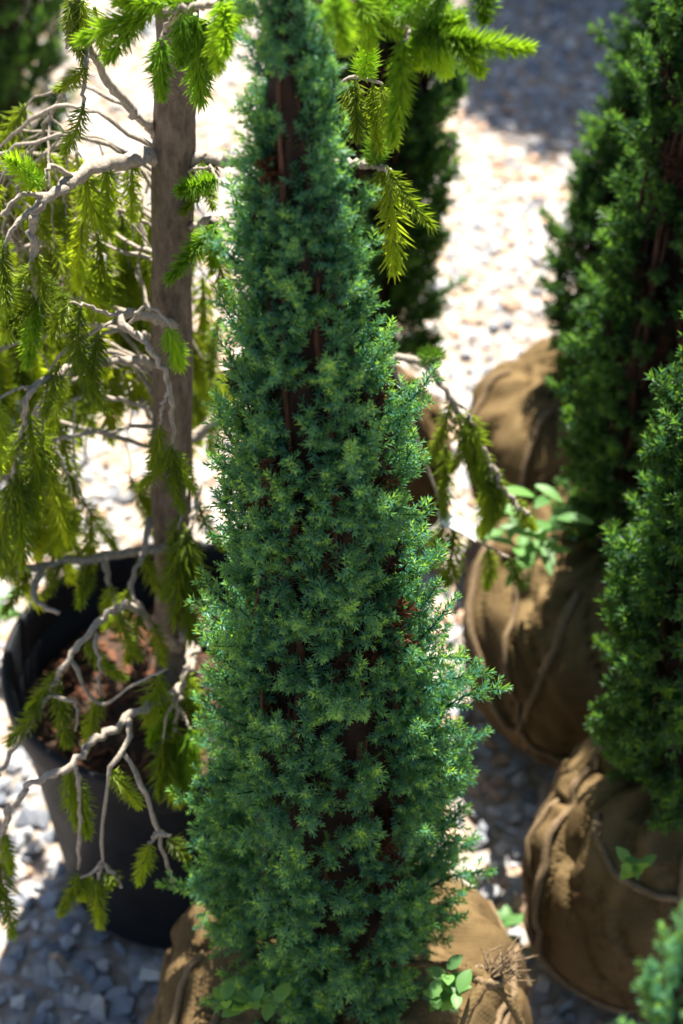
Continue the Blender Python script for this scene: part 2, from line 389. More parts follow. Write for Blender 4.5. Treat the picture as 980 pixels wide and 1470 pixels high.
# the juniper in the middle: silhouette read off the photograph, turned into metres at its own distance
YM = 1.07
SIL = [(-150, 372, 436), (-60, 362, 455), (20, 352, 478), (100, 338, 490), (200, 322, 522), (300, 315, 548), (400, 308, 558), (500, 305, 578), (570, 300, 612), (640, 296, 622), (720, 291, 612), (800, 290, 616),
       (900, 285, 648), (1000, 282, 676), (1100, 282, 686), (1200, 284, 684), (1270, 284, 676), (1330, 305, 640), (1390, 350, 600)]
SZ = [];
for py, xl, xr in SIL:
    l, r = at(xl, py, YM), at(xr, py, YM); SZ.append((l[2], (l[0] + r[0]) / 2, (r[0] - l[0]) / 2))
SZ.sort(); SZ = np.array(SZ)
def prof_main(z):
    c = float(np.interp(z, SZ[:, 0], SZ[:, 1])); h = max(.012, float(np.interp(z, SZ[:, 0], SZ[:, 2])) - .0075 - .000 * max(0., min(1., (.42 - z) / .12))); return c, YM, h, h * .95
zlo, zhi = float(SZ[0, 0]), float(SZ[-1, 0])
CX = 0.0
juniper('tall bluish green juniper column in sharp focus on a burlap ball beside the black pot', (CX, YM), prof_main, zlo + .005, zhi, 1450, 300, 0, M_JUN, 11,
        (.160, .125, .105), [([(200, 60), (215, 40), (232, 12), (245, -20)], .0032), ([(180, 55), (205, 22), (222, -8), (228, -30)], .003),
                             ([(320, 55), (318, 30), (322, 5), (330, -30)], .003), ([(300, 50), (330, 36), (352, 30), (10, 10)], .003)],
        gaps=[(395, 175, 38), (385, 235, 34), (420, 215, 26), (625, 1215, 34), (640, 1245, 34), (600, 1240, 22), (455, 410, 18), (400, 1010, 16), (545, 700, 14), (480, 860, 12)], dead=60)

def cone_prof(b, t, z0, z1, r, top=.25, belly=.22, pw=.8):
    """b, t: axis at bottom and top (x, y); r: greatest radius"""
    def f(z):
        u = min(1, max(0, (z - z0) / (z1 - z0))); k = (.62 + .38 * u / belly) if u < belly else top + (1 - top) * (1 - (u - belly) / (1 - belly)) ** pw
        k *= 1 + .05 * math.sin(z * 23 + b[0] * 40)
        if u > .93: k *= max(.15, (1 - u) / .07)
        return b[0] + (t[0] - b[0]) * u, b[1] + (t[1] - b[1]) * u, r * k, r * k
    return f
def place(px, py, zc): g = gnd(px, py, zc); return g[0], g[1]
# row on the right: three junipers one behind the other
b1 = place(968, 1245, .115)
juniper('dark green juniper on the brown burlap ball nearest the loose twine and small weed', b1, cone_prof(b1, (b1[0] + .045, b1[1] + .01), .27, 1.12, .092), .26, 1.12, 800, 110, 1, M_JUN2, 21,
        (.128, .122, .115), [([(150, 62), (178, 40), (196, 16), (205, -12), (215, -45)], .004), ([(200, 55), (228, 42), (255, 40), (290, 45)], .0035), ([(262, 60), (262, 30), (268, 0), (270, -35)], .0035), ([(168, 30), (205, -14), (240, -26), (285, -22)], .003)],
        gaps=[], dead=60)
b2 = place(868, 898, .115)
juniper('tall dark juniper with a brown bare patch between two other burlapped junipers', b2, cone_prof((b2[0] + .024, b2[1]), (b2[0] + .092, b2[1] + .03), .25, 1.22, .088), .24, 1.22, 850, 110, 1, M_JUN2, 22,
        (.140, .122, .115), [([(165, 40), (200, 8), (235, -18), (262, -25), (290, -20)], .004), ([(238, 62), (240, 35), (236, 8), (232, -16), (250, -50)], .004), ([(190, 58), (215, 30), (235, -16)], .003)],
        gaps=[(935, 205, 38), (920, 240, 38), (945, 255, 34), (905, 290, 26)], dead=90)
b3 = place(850, 650, .115)
juniper('small juniper mostly hidden behind a taller one, on a sunlit burlap ball', b3, cone_prof((b3[0] + .01, b3[1]), (b3[0] + .05, b3[1] + .02), .25, .78, .075), .24, .78, 480, 0, 1, M_JUN2, 23,
        (.135, .118, .11), [([(165, 50), (190, 20), (215, -5), (240, -20)], .0035), ([(225, 60), (230, 30), (235, -5), (240, -40)], .0035)], dead=40)
b4 = place(538, 640, .115)
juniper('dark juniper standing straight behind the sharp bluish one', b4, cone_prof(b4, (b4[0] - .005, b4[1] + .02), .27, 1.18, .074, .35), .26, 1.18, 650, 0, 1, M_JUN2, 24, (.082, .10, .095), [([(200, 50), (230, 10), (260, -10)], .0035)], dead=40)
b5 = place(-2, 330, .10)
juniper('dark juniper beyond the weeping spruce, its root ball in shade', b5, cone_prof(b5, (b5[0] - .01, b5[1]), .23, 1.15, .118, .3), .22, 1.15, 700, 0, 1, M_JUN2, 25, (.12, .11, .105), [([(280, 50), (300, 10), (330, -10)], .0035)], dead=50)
b6 = (.162, .62)
juniper('small juniper whose pale green tips rise in front of the shaded burlap ball', b6, cone_prof(b6, (b6[0] + .004, b6[1] + .005), .19, .832, .042, .35), .18, .835, 520, 60, 0, M_JUN, 26, (.085, .085, .08), [([(200, 50), (230, 10), (260, -10)], .0035)], dead=0, tilt=(40, 18), sc=(.8, 1.1))
# unseen neighbours behind, shading the far gravel; last two added to block more sky
for sx, sy, hh, rr, lb, sd in ((.40, 3.42, 1.62, .30, 'broad juniper behind the rows, casting shade on the far gravel', 31), (.98, 3.35, 2.2, .38, 'broadest juniper behind the rows, beside the far shade', 32), (-.55, 3.6, 1.5, .2, 'slim unseen juniper added behind the rows to deepen the far shade', 33), (.62, 3.95, 2.3, .42, 'tallest unseen juniper added at the back to block sky from the far gravel', 34)):
    juniper(lb, (sx, sy), cone_prof((sx, sy), (sx, sy), .26, hh, rr, .3, .3), .25, hh, 520, 0, 1, M_JUN2, sd, (.2, .14, .12), [([(200, 50), (230, 10), (260, -10)], .004)], dead=30, sc=(1.6, 2.3), group='junipers behind the rows')

# ------------------------------------------------------------------ pot
px_, py_ = at(250, 938, 1.345)[0], 1.345
pot = tag(empty('plant_pot', (px_, py_, 0)), 'round black plastic nursery pot holding the weeping spruce', 'plant pot')
def lathe(mb, prof, n=72):
    V = []; T = []
    for r, z in prof:
        for i in range(n): a = 2 * math.pi * i / n; V.append((r * math.cos(a), r * math.sin(a), z))
    for j in range(len(prof) - 1):
        for i in range(n):
            p, q = j * n + i, j * n + (i + 1) % n; T += [(p, q, q + n), (p, q + n, p + n)]
    mb.add(V, T)
mb = MB(); lathe(mb, [(.001, .003), (.112, .003), (.116, .008), (.119, .05), (.1195, .053), (.1195, .06), (.121, .063), (.140, .232), (.141, .236), (.137, .236), (.133, .20), (.130, .19)]); link('pot_wall', mb.mesh('pot_wall', True), M_POT, pot)
mb = MB(); lathe(mb, [(.1375, .238), (.147, .235), (.1485, .240), (.1505, .262), (.1500, .268), (.147, .2705), (.143, .268), (.141, .262), (.1375, .238)]); link('rim', mb.mesh('rim', True), M_POT, pot)
rng = np.random.default_rng(5)
V = []; T = []; nr, na = 14, 48
for j in range(nr + 1):
    for i in range(na):
        r = .1335 * j / nr; a = 2 * math.pi * i / na; x, y = r * math.cos(a), r * math.sin(a)
        V.append((x, y, .205 + .018 * (1 - j / nr) + .012 * noise.noise(Vector((x * 30, y * 30, 2)))))
for j in range(nr):
    for i in range(na): p, q = j * na + i, j * na + (i + 1) % na; T += [(p, p + na, q + na), (p, q + na, q)]
link('soil', mesh_tri('soil', V, T, smooth=True), M_SOIL, pot)

def hull_variant(seed, flat=.6, npt=11):
    import bmesh
    r_ = random.Random(seed); bm = bmesh.new(); el = (r_.uniform(.8, 1.25), r_.uniform(.6, .95), flat * r_.uniform(.7, 1.2))
    for i in range(npt):
        v = Vector((r_.gauss(0, 1), r_.gauss(0, 1), r_.gauss(0, 1))).normalized() * r_.uniform(.85, 1.1)
        bm.verts.new((v.x * el[0], v.y * el[1], v.z * el[2]))
    res = bmesh.ops.convex_hull(bm, input=bm.verts); bmesh.ops.delete(bm, geom=list({e for e in res['geom_interior'] + res['geom_unused'] if isinstance(e, bmesh.types.BMVert)}), context='VERTS')
    bmesh.ops.triangulate(bm, faces=bm.faces); bm.verts.ensure_lookup_table(); bm.verts.index_update()
    V = np.array([v.co[:] for v in bm.verts]); T = np.array([[v.index for v in f.verts] for f in bm.faces]); bm.free(); return V, T
HV = [hull_variant(i) for i in range(18)]
def rotm(rng, tiltmax=.5):
    return np.array((Matrix.Rotation(rng.uniform(0, 6.28), 3, 'Z') @ Matrix.Rotation(rng.uniform(-tiltmax, tiltmax), 3, 'X') @ Matrix.Rotation(rng.uniform(-tiltmax, tiltmax), 3, 'Y')))
mb = MB()
for i in range(420):
    r = .126 * math.sqrt(rng.uniform()); a = rng.uniform(0, 6.28); V, T = HV[i % 18]
    mb.add((V * np.array((.009, .0042, .003)) * rng.uniform(.5, 1.3)) @ rotm(rng, .9).T + np.array((r * math.cos(a), r * math.sin(a), .211 + .018 * (1 - r / .133))), T)
tag(link('bark_mulch', mb.mesh('bark_mulch'), M_CHIP, pot), kind='stuff')

# ------------------------------------------------------------------ weeping spruce
def sprig_mesh(seed, L, bend, m, dens=1., nl=.017, tipc=(0, 1), droop=0.):
    rng = np.random.default_rng(seed); mb = MB()
    pts = spline([(0, 0, 0), (bend * L * .3, 0, L * .5), (bend * L, 0, L * .98)], 12); tube(mb, pts, .0016, .0008, 5, tip=.1, rnd=0.)
    Vs = []; tp = []; n = int(L * 2300 * dens); tan = np.gradient(pts, axis=0)
    for i in range(n):
        t = .03 + .97 * (i + rng.uniform()) / n; j = t * 11; k = min(10, int(j)); c = pts[k] + (pts[k + 1] - pts[k]) * (j - k); d = unit(tan[k])
        x, y, _ = frame(d); ph = i * 2.4 + rng.uniform(-.4, .4); al = R(58 - 32 * t ** 3 + rng.uniform(-12, 12)); ln = nl * rng.uniform(.75, 1.12) * (1 - .3 * t ** 4) * (.6 + .4 * min(1, t * 6))
        rd = math.cos(ph) * x + math.sin(ph) * y; v = math.cos(al) * d + math.sin(al) * rd; up = math.sin(al) * d - math.cos(al) * rd; s = np.cross(v, up); w_ = .0018
        e = c + v * ln + up * ln * .10
        Vs += [c, c + v * ln * .45 + s * w_ * .5 + up * ln * .02, c + v * ln * .45 - s * w_ * .5 + up * ln * .02, e, c + v * ln * .45 + up * (ln * .02 + w_ * .6)]
        tp += [tipc[0] + (tipc[1] - tipc[0]) * t] * 2 + [tipc[0] + (tipc[1] - tipc[0]) * t] * 3
    b = np.arange(n)[:, None] * 5
    mb.add(Vs, np.concatenate([b + np.array(q) for q in ((0, 1, 4), (0, 4, 2), (1, 3, 4), (4, 3, 2))]), tip=tp, rnd=0.)
    me = mb.mesh('needle_sprig'); me.materials.append(m); return me
SPR = [sprig_mesh(300 + i, 1.0 * l, b, M_SPR, 1., .0165, tc) for i, (l, b, tc) in enumerate([(.055, .1, (0, .5)), (.07, -.15, (.1, .9)), (.085, .2, (0, .4)), (.06, .0, (.3, 1)), (.045, .1, (.0, .3)), (.075, .25, (.2, .7))])]
SPN = [sprig_mesh(320 + i, l, b, M_SPRN, 1.7, .018, tc) for i, (l, b, tc) in enumerate([(.09, .12, (.1, .9)), (.07, -.1, (0, .6)), (.055, .1, (.4, 1)), (.08, .05, (0, .25))])]
def mesharr(me, l):
    V = np.zeros(len(me.vertices) * 3, np.float32); me.vertices.foreach_get('co', V); T = np.zeros(len(me.loops), np.int32); me.loops.foreach_get('vertex_index', T)
    a = np.zeros(len(me.vertices), np.float32); me.attributes['tip'].data.foreach_get('value', a); return V.reshape(-1, 3), T.reshape(-1, 3), a, l
SPA = [mesharr(me, l) for me, l in zip(SPR, (.055, .07, .085, .06, .045, .075))]
SPL = {me.name: l for me, l in zip(SPR + SPN, (.055, .07, .085, .06, .045, .075, .09, .07, .055, .08))}
spruce = tag(empty('spruce_tree', (px_, py_, 0)), 'weeping spruce with bare grey twigs and drooping yellow green needles', 'spruce'); SB = np.array((px_, py_, 0))
TX = lambda z: np.array((float(np.interp(z, [.2, .57, .82, 1.0, 1.5], [at(250, 938, py_)[0], at(246, 600, py_)[0], at(255, 200, py_)[0], at(262, 0, py_)[0], at(262, 0, py_)[0]])), py_, z))
rng = np.random.default_rng(8); mb = MB()
tz = np.linspace(.2, 1.42, 30); tube(mb, [TX(z) + np.array((.003 * noise.noise(Vector((z * 6, 0, 0))), 0, 0)) for z in tz], np.interp(tz, [.2, .25, .6, 1.0, 1.42], [.026, .018, .0155, .0145, .009]), None, 14, .09, rng)
link('trunk', mb.mesh('trunk', True, SB), M_BARK, spruce)
SRNG = np.random.default_rng(77); NSPRIG = [0]
def sprig(branch, p, d, L, new=False, var=None):
    pool = SPN if new else SPR
    me = pool[SRNG.integers(len(pool)) if var is None else var]; s = L / SPL[me.name]
    ws = min(1.35, max(.8, s))
    x, y, d = frame(d); a = SRNG.uniform(0, 6.28); x, y = x * math.cos(a) + y * math.sin(a), y * math.cos(a) - x * math.sin(a)
    o = bpy.data.objects.new('needle_sprig', me); COL.objects.link(o); o.parent = branch; p = np.asarray(p) - SB
    x, y, d = x * ws, y * ws, d * s
    o.matrix_local = Matrix(((x[0], y[0], d[0], p[0]), (x[1], y[1], d[1], p[1]), (x[2], y[2], d[2], p[2]), (0, 0, 0, 1))); NSPRIG[0] += 1
def branch(pts, r0=.0032, r1=.0014, twigs=(), name='branch'):
    """pts world polyline; twigs: further polylines joined to it"""
    mb = MB(); P = spline(pts, max(14, 8 * len(pts))); J = SRNG.normal(0, .0011, P.shape); J[0] = 0; J[-1] = 0; P = P + J; tube(mb, P, r0, r1, 6, .3, SRNG)
    for tw in twigs: Q = spline(tw, 14); J = SRNG.normal(0, .0007, Q.shape); J[0] = 0; J[-1] = 0; tube(mb, Q + J, r1 * 1.05, r1 * .55, 5, .35, SRNG)
    return link(name, mb.mesh(name, True, SB), M_TWIG, spruce), P
def pl(*q): return [at(*t) for t in q]
def sp(b, q0, q1, new=False, var=None):          # sprig from one point to another
    a, c = at(*q0), at(*q1); sprig(b, a, c - a, np.linalg.norm(c - a), new, var)
Tk = lambda px, py: at(px, py, py_)
# --- branches that can be made out one by one
b, P = branch(pl((240, 222, 1.345), (150, 235, 1.31), (95, 265, 1.28), (55, 300, 1.26), (48, 345, 1.255), (52, 432, 1.25)), .0062, .0022,
              [pl((60, 292, 1.262), (20, 330, 1.24), (-10, 400, 1.23)), pl((70, 285, 1.27), (30, 280, 1.25), (0, 310, 1.24)), pl((110, 258, 1.29), (75, 240, 1.27), (62, 262, 1.26))])
sp(b, (60, 268, 1.262), (12, 222, 1.24), True, 2)
for q0, q1, nw in (((52, 425, 1.25), (10, 470, 1.24), 0), ((52, 430, 1.25), (48, 520, 1.24), 1), ((52, 420, 1.25), (100, 480, 1.25), 0), ((50, 380, 1.255), (5, 440, 1.25), 0), ((50, 390, 1.255), (85, 450, 1.27), 0), ((0, 380, 1.23), (10, 480, 1.24), 0), ((5, 340, 1.24), (-10, 430, 1.22), 0),
                   ((50, 360, 1.255), (62, 425, 1.24), 0), ((150, 235, 1.31), (165, 320, 1.33), 0), ((120, 252, 1.295), (130, 340, 1.33), 0), ((190, 228, 1.33), (180, 300, 1.35), 0)): sp(b, q0, q1, bool(nw))
b, P = branch(pl((232, 200, 1.345), (190, 160, 1.33), (145, 100, 1.31), (120, 20, 1.30), (110, -60, 1.30)), .0038, .002, [pl((128, 50, 1.305), (122, 110, 1.28), (118, 165, 1.27)), pl((125, 10, 1.30), (100, 40, 1.29), (95, 70, 1.29))])
for q0, q1 in (((120, 150, 1.27), (110, 222, 1.265)), ((122, 95, 1.28), (108, 142, 1.275)), ((100, 0, 1.29), (92, 92, 1.29)), ((118, 0, 1.29), (128, 70, 1.29)), ((112, -30, 1.3), (100, 40, 1.3)), ((135, 10, 1.3), (150, 80, 1.3))): sp(b, q0, q1)
b, P = branch(pl((270, 228, 1.345), (320, 230, 1.34), (400, 225, 1.33), (480, 232, 1.32), (535, 238, 1.30), (560, 246, 1.28)), .0050, .002, [pl((430, 226, 1.325), (470, 150, 1.31), (500, 112, 1.30), (548, 120, 1.28))])
for q0, q1, nw in (((555, 240, 1.28), (612, 335, 1.24), 0), ((560, 250, 1.28), (565, 385, 1.27), 0), ((545, 240, 1.29), (552, 300, 1.28), 0), ((535, 236, 1.3), (548, 190, 1.29), 1), ((510, 112, 1.3), (518, 195, 1.28), 0), ((535, 118, 1.29), (538, 220, 1.28), 0), ((548, 120, 1.28), (560, 200, 1.28), 0),
                   ((520, 112, 1.295), (535, 75, 1.28), 1), ((500, 112, 1.3), (500, 180, 1.3), 0), ((290, 230, 1.34), (300, 300, 1.32), 0), ((310, 232, 1.34), (290, 310, 1.33), 0)): sp(b, q0, q1, bool(nw))
b, P = branch(pl((262, 330, 1.345), (300, 315, 1.32), (312, 318, 1.30)), .003, .0016, [pl((262, 250, 1.345), (300, 240, 1.31), (312, 262, 1.29))])
for q0, q1, nw in (((312, 320, 1.30), (240, 398, 1.27), 0), ((312, 258, 1.29), (252, 275, 1.27), 0), ((305, 320, 1.31), (310, 380, 1.3), 0)): sp(b, q0, q1, True, 3)
b, P = branch(pl((262, 470, 1.345), (215, 455, 1.30), (170, 457, 1.26), (215, 500, 1.24), (243, 560, 1.23), (247, 665, 1.225)), .0042, .0016,
              [pl((170, 457, 1.26), (110, 490, 1.25), (70, 535, 1.24), (60, 610, 1.235), (58, 668, 1.23)), pl((170, 457, 1.26), (130, 440, 1.25), (100, 434, 1.24)), pl((243, 560, 1.23), (232, 585, 1.225), (230, 612, 1.22)), pl((185, 465, 1.255), (210, 440, 1.25), (250, 470, 1.24))])
for q0, q1, nw in (((247, 655, 1.225), (245, 745, 1.22), 0), ((247, 640, 1.225), (225, 710, 1.22), 0), ((247, 645, 1.225), (270, 715, 1.23), 0), ((58, 660, 1.23), (70, 760, 1.225), 0), ((60, 640, 1.23), (40, 730, 1.22), 0), ((60, 620, 1.235), (85, 690, 1.24), 0), ((100, 434, 1.24), (60, 480, 1.23), 0), ((115, 440, 1.245), (100, 520, 1.24), 0), ((240, 470, 1.24), (262, 530, 1.24), 1), ((140, 475, 1.255), (135, 560, 1.26), 0), ((110, 490, 1.25), (118, 580, 1.26), 0), ((230, 610, 1.22), (225, 670, 1.22), 0), ((85, 520, 1.24), (60, 590, 1.23), 0)): sp(b, q0, q1, bool(nw))
b, P = branch(pl((236, 520, 1.345), (140, 520, 1.28), (50, 555, 1.23), (30, 620, 1.22), (15, 700, 1.215)), .0038, .0016, [pl((50, 555, 1.23), (20, 560, 1.22), (-10, 580, 1.21))])
for q0, q1 in (((15, 690, 1.215), (5, 800, 1.21)), ((22, 660, 1.217), (35, 760, 1.22)), ((40, 590, 1.225), (50, 690, 1.22)), ((0, 575, 1.21), (-5, 680, 1.2)), ((30, 620, 1.22), (5, 690, 1.21)), ((20, 680, 1.215), (50, 800, 1.21)), ((90, 535, 1.26), (88, 620, 1.27))): sp(b, q0, q1)
b, P = branch(pl((250, 780, 1.345), (235, 785, 1.33), (100, 806, 1.30), (0, 822, 1.28), (-60, 850, 1.27)), .0045, .003, [pl((215, 745, 1.33), (205, 800, 1.29), (188, 845, 1.27), (215, 890, 1.25)), pl((150, 800, 1.31), (160, 850, 1.29), (185, 905, 1.27)), pl((60, 812, 1.29), (50, 860, 1.26), (85, 880, 1.24))])
for q0, q1 in (((130, 802, 1.305), (120, 870, 1.28)), ((188, 845, 1.27), (175, 910, 1.26)), ((160, 840, 1.29), (145, 905, 1.28)), ((90, 808, 1.295), (60, 850, 1.28)), ((40, 815, 1.285), (30, 880, 1.27)), ((200, 790, 1.32), (230, 850, 1.31)), ((215, 890, 1.25), (240, 950, 1.24))): sp(b, q0, q1)
b, P = branch(pl((254, 905, 1.345), (250, 930, 1.30), (190, 872, 1.22), (150, 884, 1.20), (100, 945, 1.17), (68, 996, 1.16), (10, 1090, 1.14), (-20, 1130, 1.13)), .0040, .0018, [pl((135, 905, 1.19), (142, 960, 1.17), (146, 1022, 1.165)), pl((100, 945, 1.17), (140, 1010, 1.16), (190, 985, 1.15), (240, 960, 1.15)), pl((68, 996, 1.16), (110, 1010, 1.15), (108, 1050, 1.145))])
for q0, q1 in (((90, 960, 1.17), (45, 1020, 1.15)), ((80, 985, 1.165), (100, 1070, 1.15)), ((60, 1010, 1.155), (20, 1070, 1.14)), ((170, 878, 1.21), (175, 945, 1.2)), ((146, 1000, 1.165), (110, 1060, 1.155)), ((200, 880, 1.23), (190, 950, 1.2)), ((230, 965, 1.15), (215, 1040, 1.15)), ((120, 920, 1.185), (150, 980, 1.18))): sp(b, q0, q1)
b, P = branch(pl((256, 900, 1.345), (275, 940, 1.28), (260, 985, 1.20), (210, 1015, 1.14), (140, 1060, 1.11), (100, 1100, 1.09), (40, 1130, 1.08), (4, 1190, 1.07), (0, 1270, 1.065)), .0040, .0022,
              [pl((185, 1032, 1.125), (182, 1065, 1.10), (160, 1105, 1.085), (147, 1180, 1.075), (145, 1240, 1.07), (115, 1260, 1.065)), pl((145, 1240, 1.07), (165, 1258, 1.065), (174, 1275, 1.06)), pl((145, 1240, 1.07), (140, 1265, 1.065)),
               pl((175, 1080, 1.095), (205, 1130, 1.08), (226, 1190, 1.07), (240, 1240, 1.065), (250, 1272, 1.06)), pl((108, 1098, 1.09), (114, 1160, 1.08), (112, 1248, 1.075)), pl((226, 1195, 1.07), (215, 1212, 1.065)), pl((226, 1195, 1.07), (245, 1200, 1.065))])
for q0, q1, nw in (((118, 1255, 1.067), (98, 1300, 1.06), 0), ((140, 1262, 1.065), (136, 1318, 1.06), 0), ((125, 1258, 1.066), (118, 1310, 1.06), 0), ((160, 1252, 1.066), (165, 1285, 1.06), 0), ((216, 1210, 1.065), (200, 1265, 1.06), 0), ((240, 1200, 1.066), (272, 1232, 1.06), 0), ((0, 1270, 1.065), (30, 1345, 1.055), 0), ((2, 1230, 1.067), (-5, 1330, 1.06), 0), ((4, 1195, 1.07), (15, 1250, 1.06), 0), ((100, 1100, 1.09), (85, 1185, 1.09), 0), ((110, 1120, 1.088), (125, 1195, 1.085), 0),
                   ((160, 1105, 1.085), (190, 1150, 1.085), 0), ((250, 1000, 1.19), (235, 1060, 1.17), 1), ((262, 985, 1.2), (278, 1050, 1.18), 0)): sp(b, q0, q1, bool(nw))
b, P = branch(pl((260, 860, 1.345), (300, 880, 1.30), (290, 915, 1.24), (272, 950, 1.20), (255, 1010, 1.18), (250, 1062, 1.175)), .0034, .0016, [pl((262, 985, 1.19), (240, 1030, 1.17), (235, 1070, 1.165)), pl((255, 1010, 1.18), (275, 1050, 1.17))])
for q0, q1, nw in (((250, 1055, 1.175), (262, 1130, 1.17), 1), ((252, 1040, 1.176), (245, 1140, 1.17), 0), ((272, 1045, 1.17), (280, 1110, 1.165), 1), ((236, 1060, 1.166), (222, 1130, 1.16), 0), ((235, 1000, 1.19), (222, 1070, 1.17), 1), ((265, 965, 1.195), (285, 1020, 1.19), 0), ((235, 1068, 1.165), (240, 1150, 1.16), 0)): sp(b, q0, q1, bool(nw))
b, P = branch(pl((252, 700, 1.345), (275, 690, 1.31), (283, 720, 1.28), (268, 770, 1.26), (262, 800, 1.255)), .003, .0016, [pl((275, 690, 1.31), (262, 720, 1.29), (255, 760, 1.27))])
for q0, q1 in (((262, 770, 1.257), (258, 880, 1.25)), ((268, 760, 1.26), (280, 870, 1.25)), ((255, 740, 1.28), (245, 830, 1.26)), ((282, 715, 1.28), (290, 790, 1.27)), ((262, 795, 1.255), (268, 905, 1.24)), ((258, 770, 1.27), (240, 860, 1.255))): sp(b, q0, q1)
# --- low limb that passes behind the juniper and hangs on its right
b, P = branch(pl((258, 640, 1.345), (380, 560, 1.36), (520, 520, 1.37), (605, 520, 1.37), (650, 575, 1.36), (690, 640, 1.35), (735, 715, 1.34), (760, 740, 1.335)), .0046, .0018,
              [pl((560, 515, 1.37), (600, 640, 1.36), (645, 745, 1.35), (700, 785, 1.34), (730, 800, 1.33)), pl((640, 560, 1.365), (668, 590, 1.35), (680, 610, 1.345)), pl((605, 520, 1.37), (612, 512, 1.36)), pl((650, 740, 1.35), (652, 760, 1.345)), pl((700, 655, 1.348), (705, 690, 1.34))])
for q0, q1, nw in (((648, 572, 1.36), (640, 660, 1.355), 0), ((672, 590, 1.35), (690, 690, 1.345), 0), ((655, 585, 1.358), (664, 690, 1.35), 0), ((680, 610, 1.345), (672, 680, 1.34), 0), ((640, 640, 1.36), (645, 730, 1.355), 0), ((705, 680, 1.345), (692, 765, 1.34), 0), ((720, 690, 1.343), (722, 770, 1.338), 0), ((738, 715, 1.34), (755, 775, 1.335), 0), ((700, 660, 1.348), (715, 740, 1.342), 0), ((652, 755, 1.345), (650, 838, 1.34), 0), ((640, 742, 1.35), (628, 800, 1.345), 0), ((730, 800, 1.33), (745, 840, 1.32), 0), ((700, 786, 1.34), (718, 850, 1.33), 0), ((690, 900, 1.33), (715, 935, 1.32), 1), ((608, 515, 1.362), (622, 508, 1.35), 1)):
    if q0[1] < 890: sp(b, q0, q1, bool(nw))
# --- top of the tree: young bright growth
tp1 = TX(1.10)
b, P = branch([TX(1.16), at(300, -60, 1.30), at(330, -30, 1.24), at(318, 0, 1.20), at(285, 8, 1.18), at(232, 18, 1.17)], .0042, .002, [[at(318, 0, 1.20), at(316, 18, 1.18)], [at(270, 10, 1.177), at(238, 40, 1.19), at(231, 70, 1.19)]])
for q0, q1, v in (((285, 6, 1.18), (180, 22, 1.17), 0), ((225, 14, 1.17), (116, 46, 1.165), 2), ((318, -4, 1.16), (312, 95, 1.14), 2), ((322, 0, 1.16), (332, 72, 1.13), 2), ((205, 20, 1.17), (150, 80, 1.17), 3), ((231, 55, 1.19), (224, 138, 1.19), 3), ((280, 20, 1.2), (284, 150, 1.22), 3), ((262, 15, 1.2), (262, 85, 1.21), 3), ((330, -20, 1.22), (345, 40, 1.2), 1), ((240, 8, 1.17), (170, -8, 1.165), 2), ((318, 0, 1.2), (355, 20, 1.19), 2), ((302, 30, 1.2), (298, 110, 1.22), 3)): sp(b, q0, q1, True, v)
b, P = branch([TX(1.24), at(350, -110, 1.22), at(430, -60, 1.12), at(500, -10, 1.11), at(545, 22, 1.12), at(588, 44, 1.12)], .0045, .0018, [[at(470, -30, 1.08), at(478, -12, 1.02)], [at(588, 44, 1.12), at(578, 62, 1.115)], [at(545, 22, 1.12), at(600, 0, 1.12), at(640, -20, 1.11), at(690, -30, 1.1)]])
for q0, q1, v in (((586, 42, 1.12), (680, 62, 1.10), 3), ((640, 48, 1.11), (752, 92, 1.09), 0), ((578, 55, 1.115), (582, 195, 1.10), 0), ((480, -14, 1.02), (482, 70, 1.0), 1), ((500, -8, 1.11), (580, 40, 1.12), 2), ((590, 46, 1.12), (628, 104, 1.12), 2), ((600, 50, 1.12), (606, 90, 1.12), 2), ((640, -18, 1.11), (600, 18, 1.12), 1), ((690, -30, 1.1), (702, 30, 1.09), 3), ((600, 2, 1.12), (668, 34, 1.13), 1), ((545, 18, 1.12), (520, -12, 1.12), 2), ((650, 44, 1.11), (688, 104, 1.10), 2), ((560, 28, 1.12), (610, 0, 1.10), 3), ((520, 0, 1.11), (535, 60, 1.11), 2), ((610, 46, 1.12), (662, 20, 1.12), 3), ((620, 60, 1.115), (650, 104, 1.12), 2)): sp(b, q0, q1, True, v)
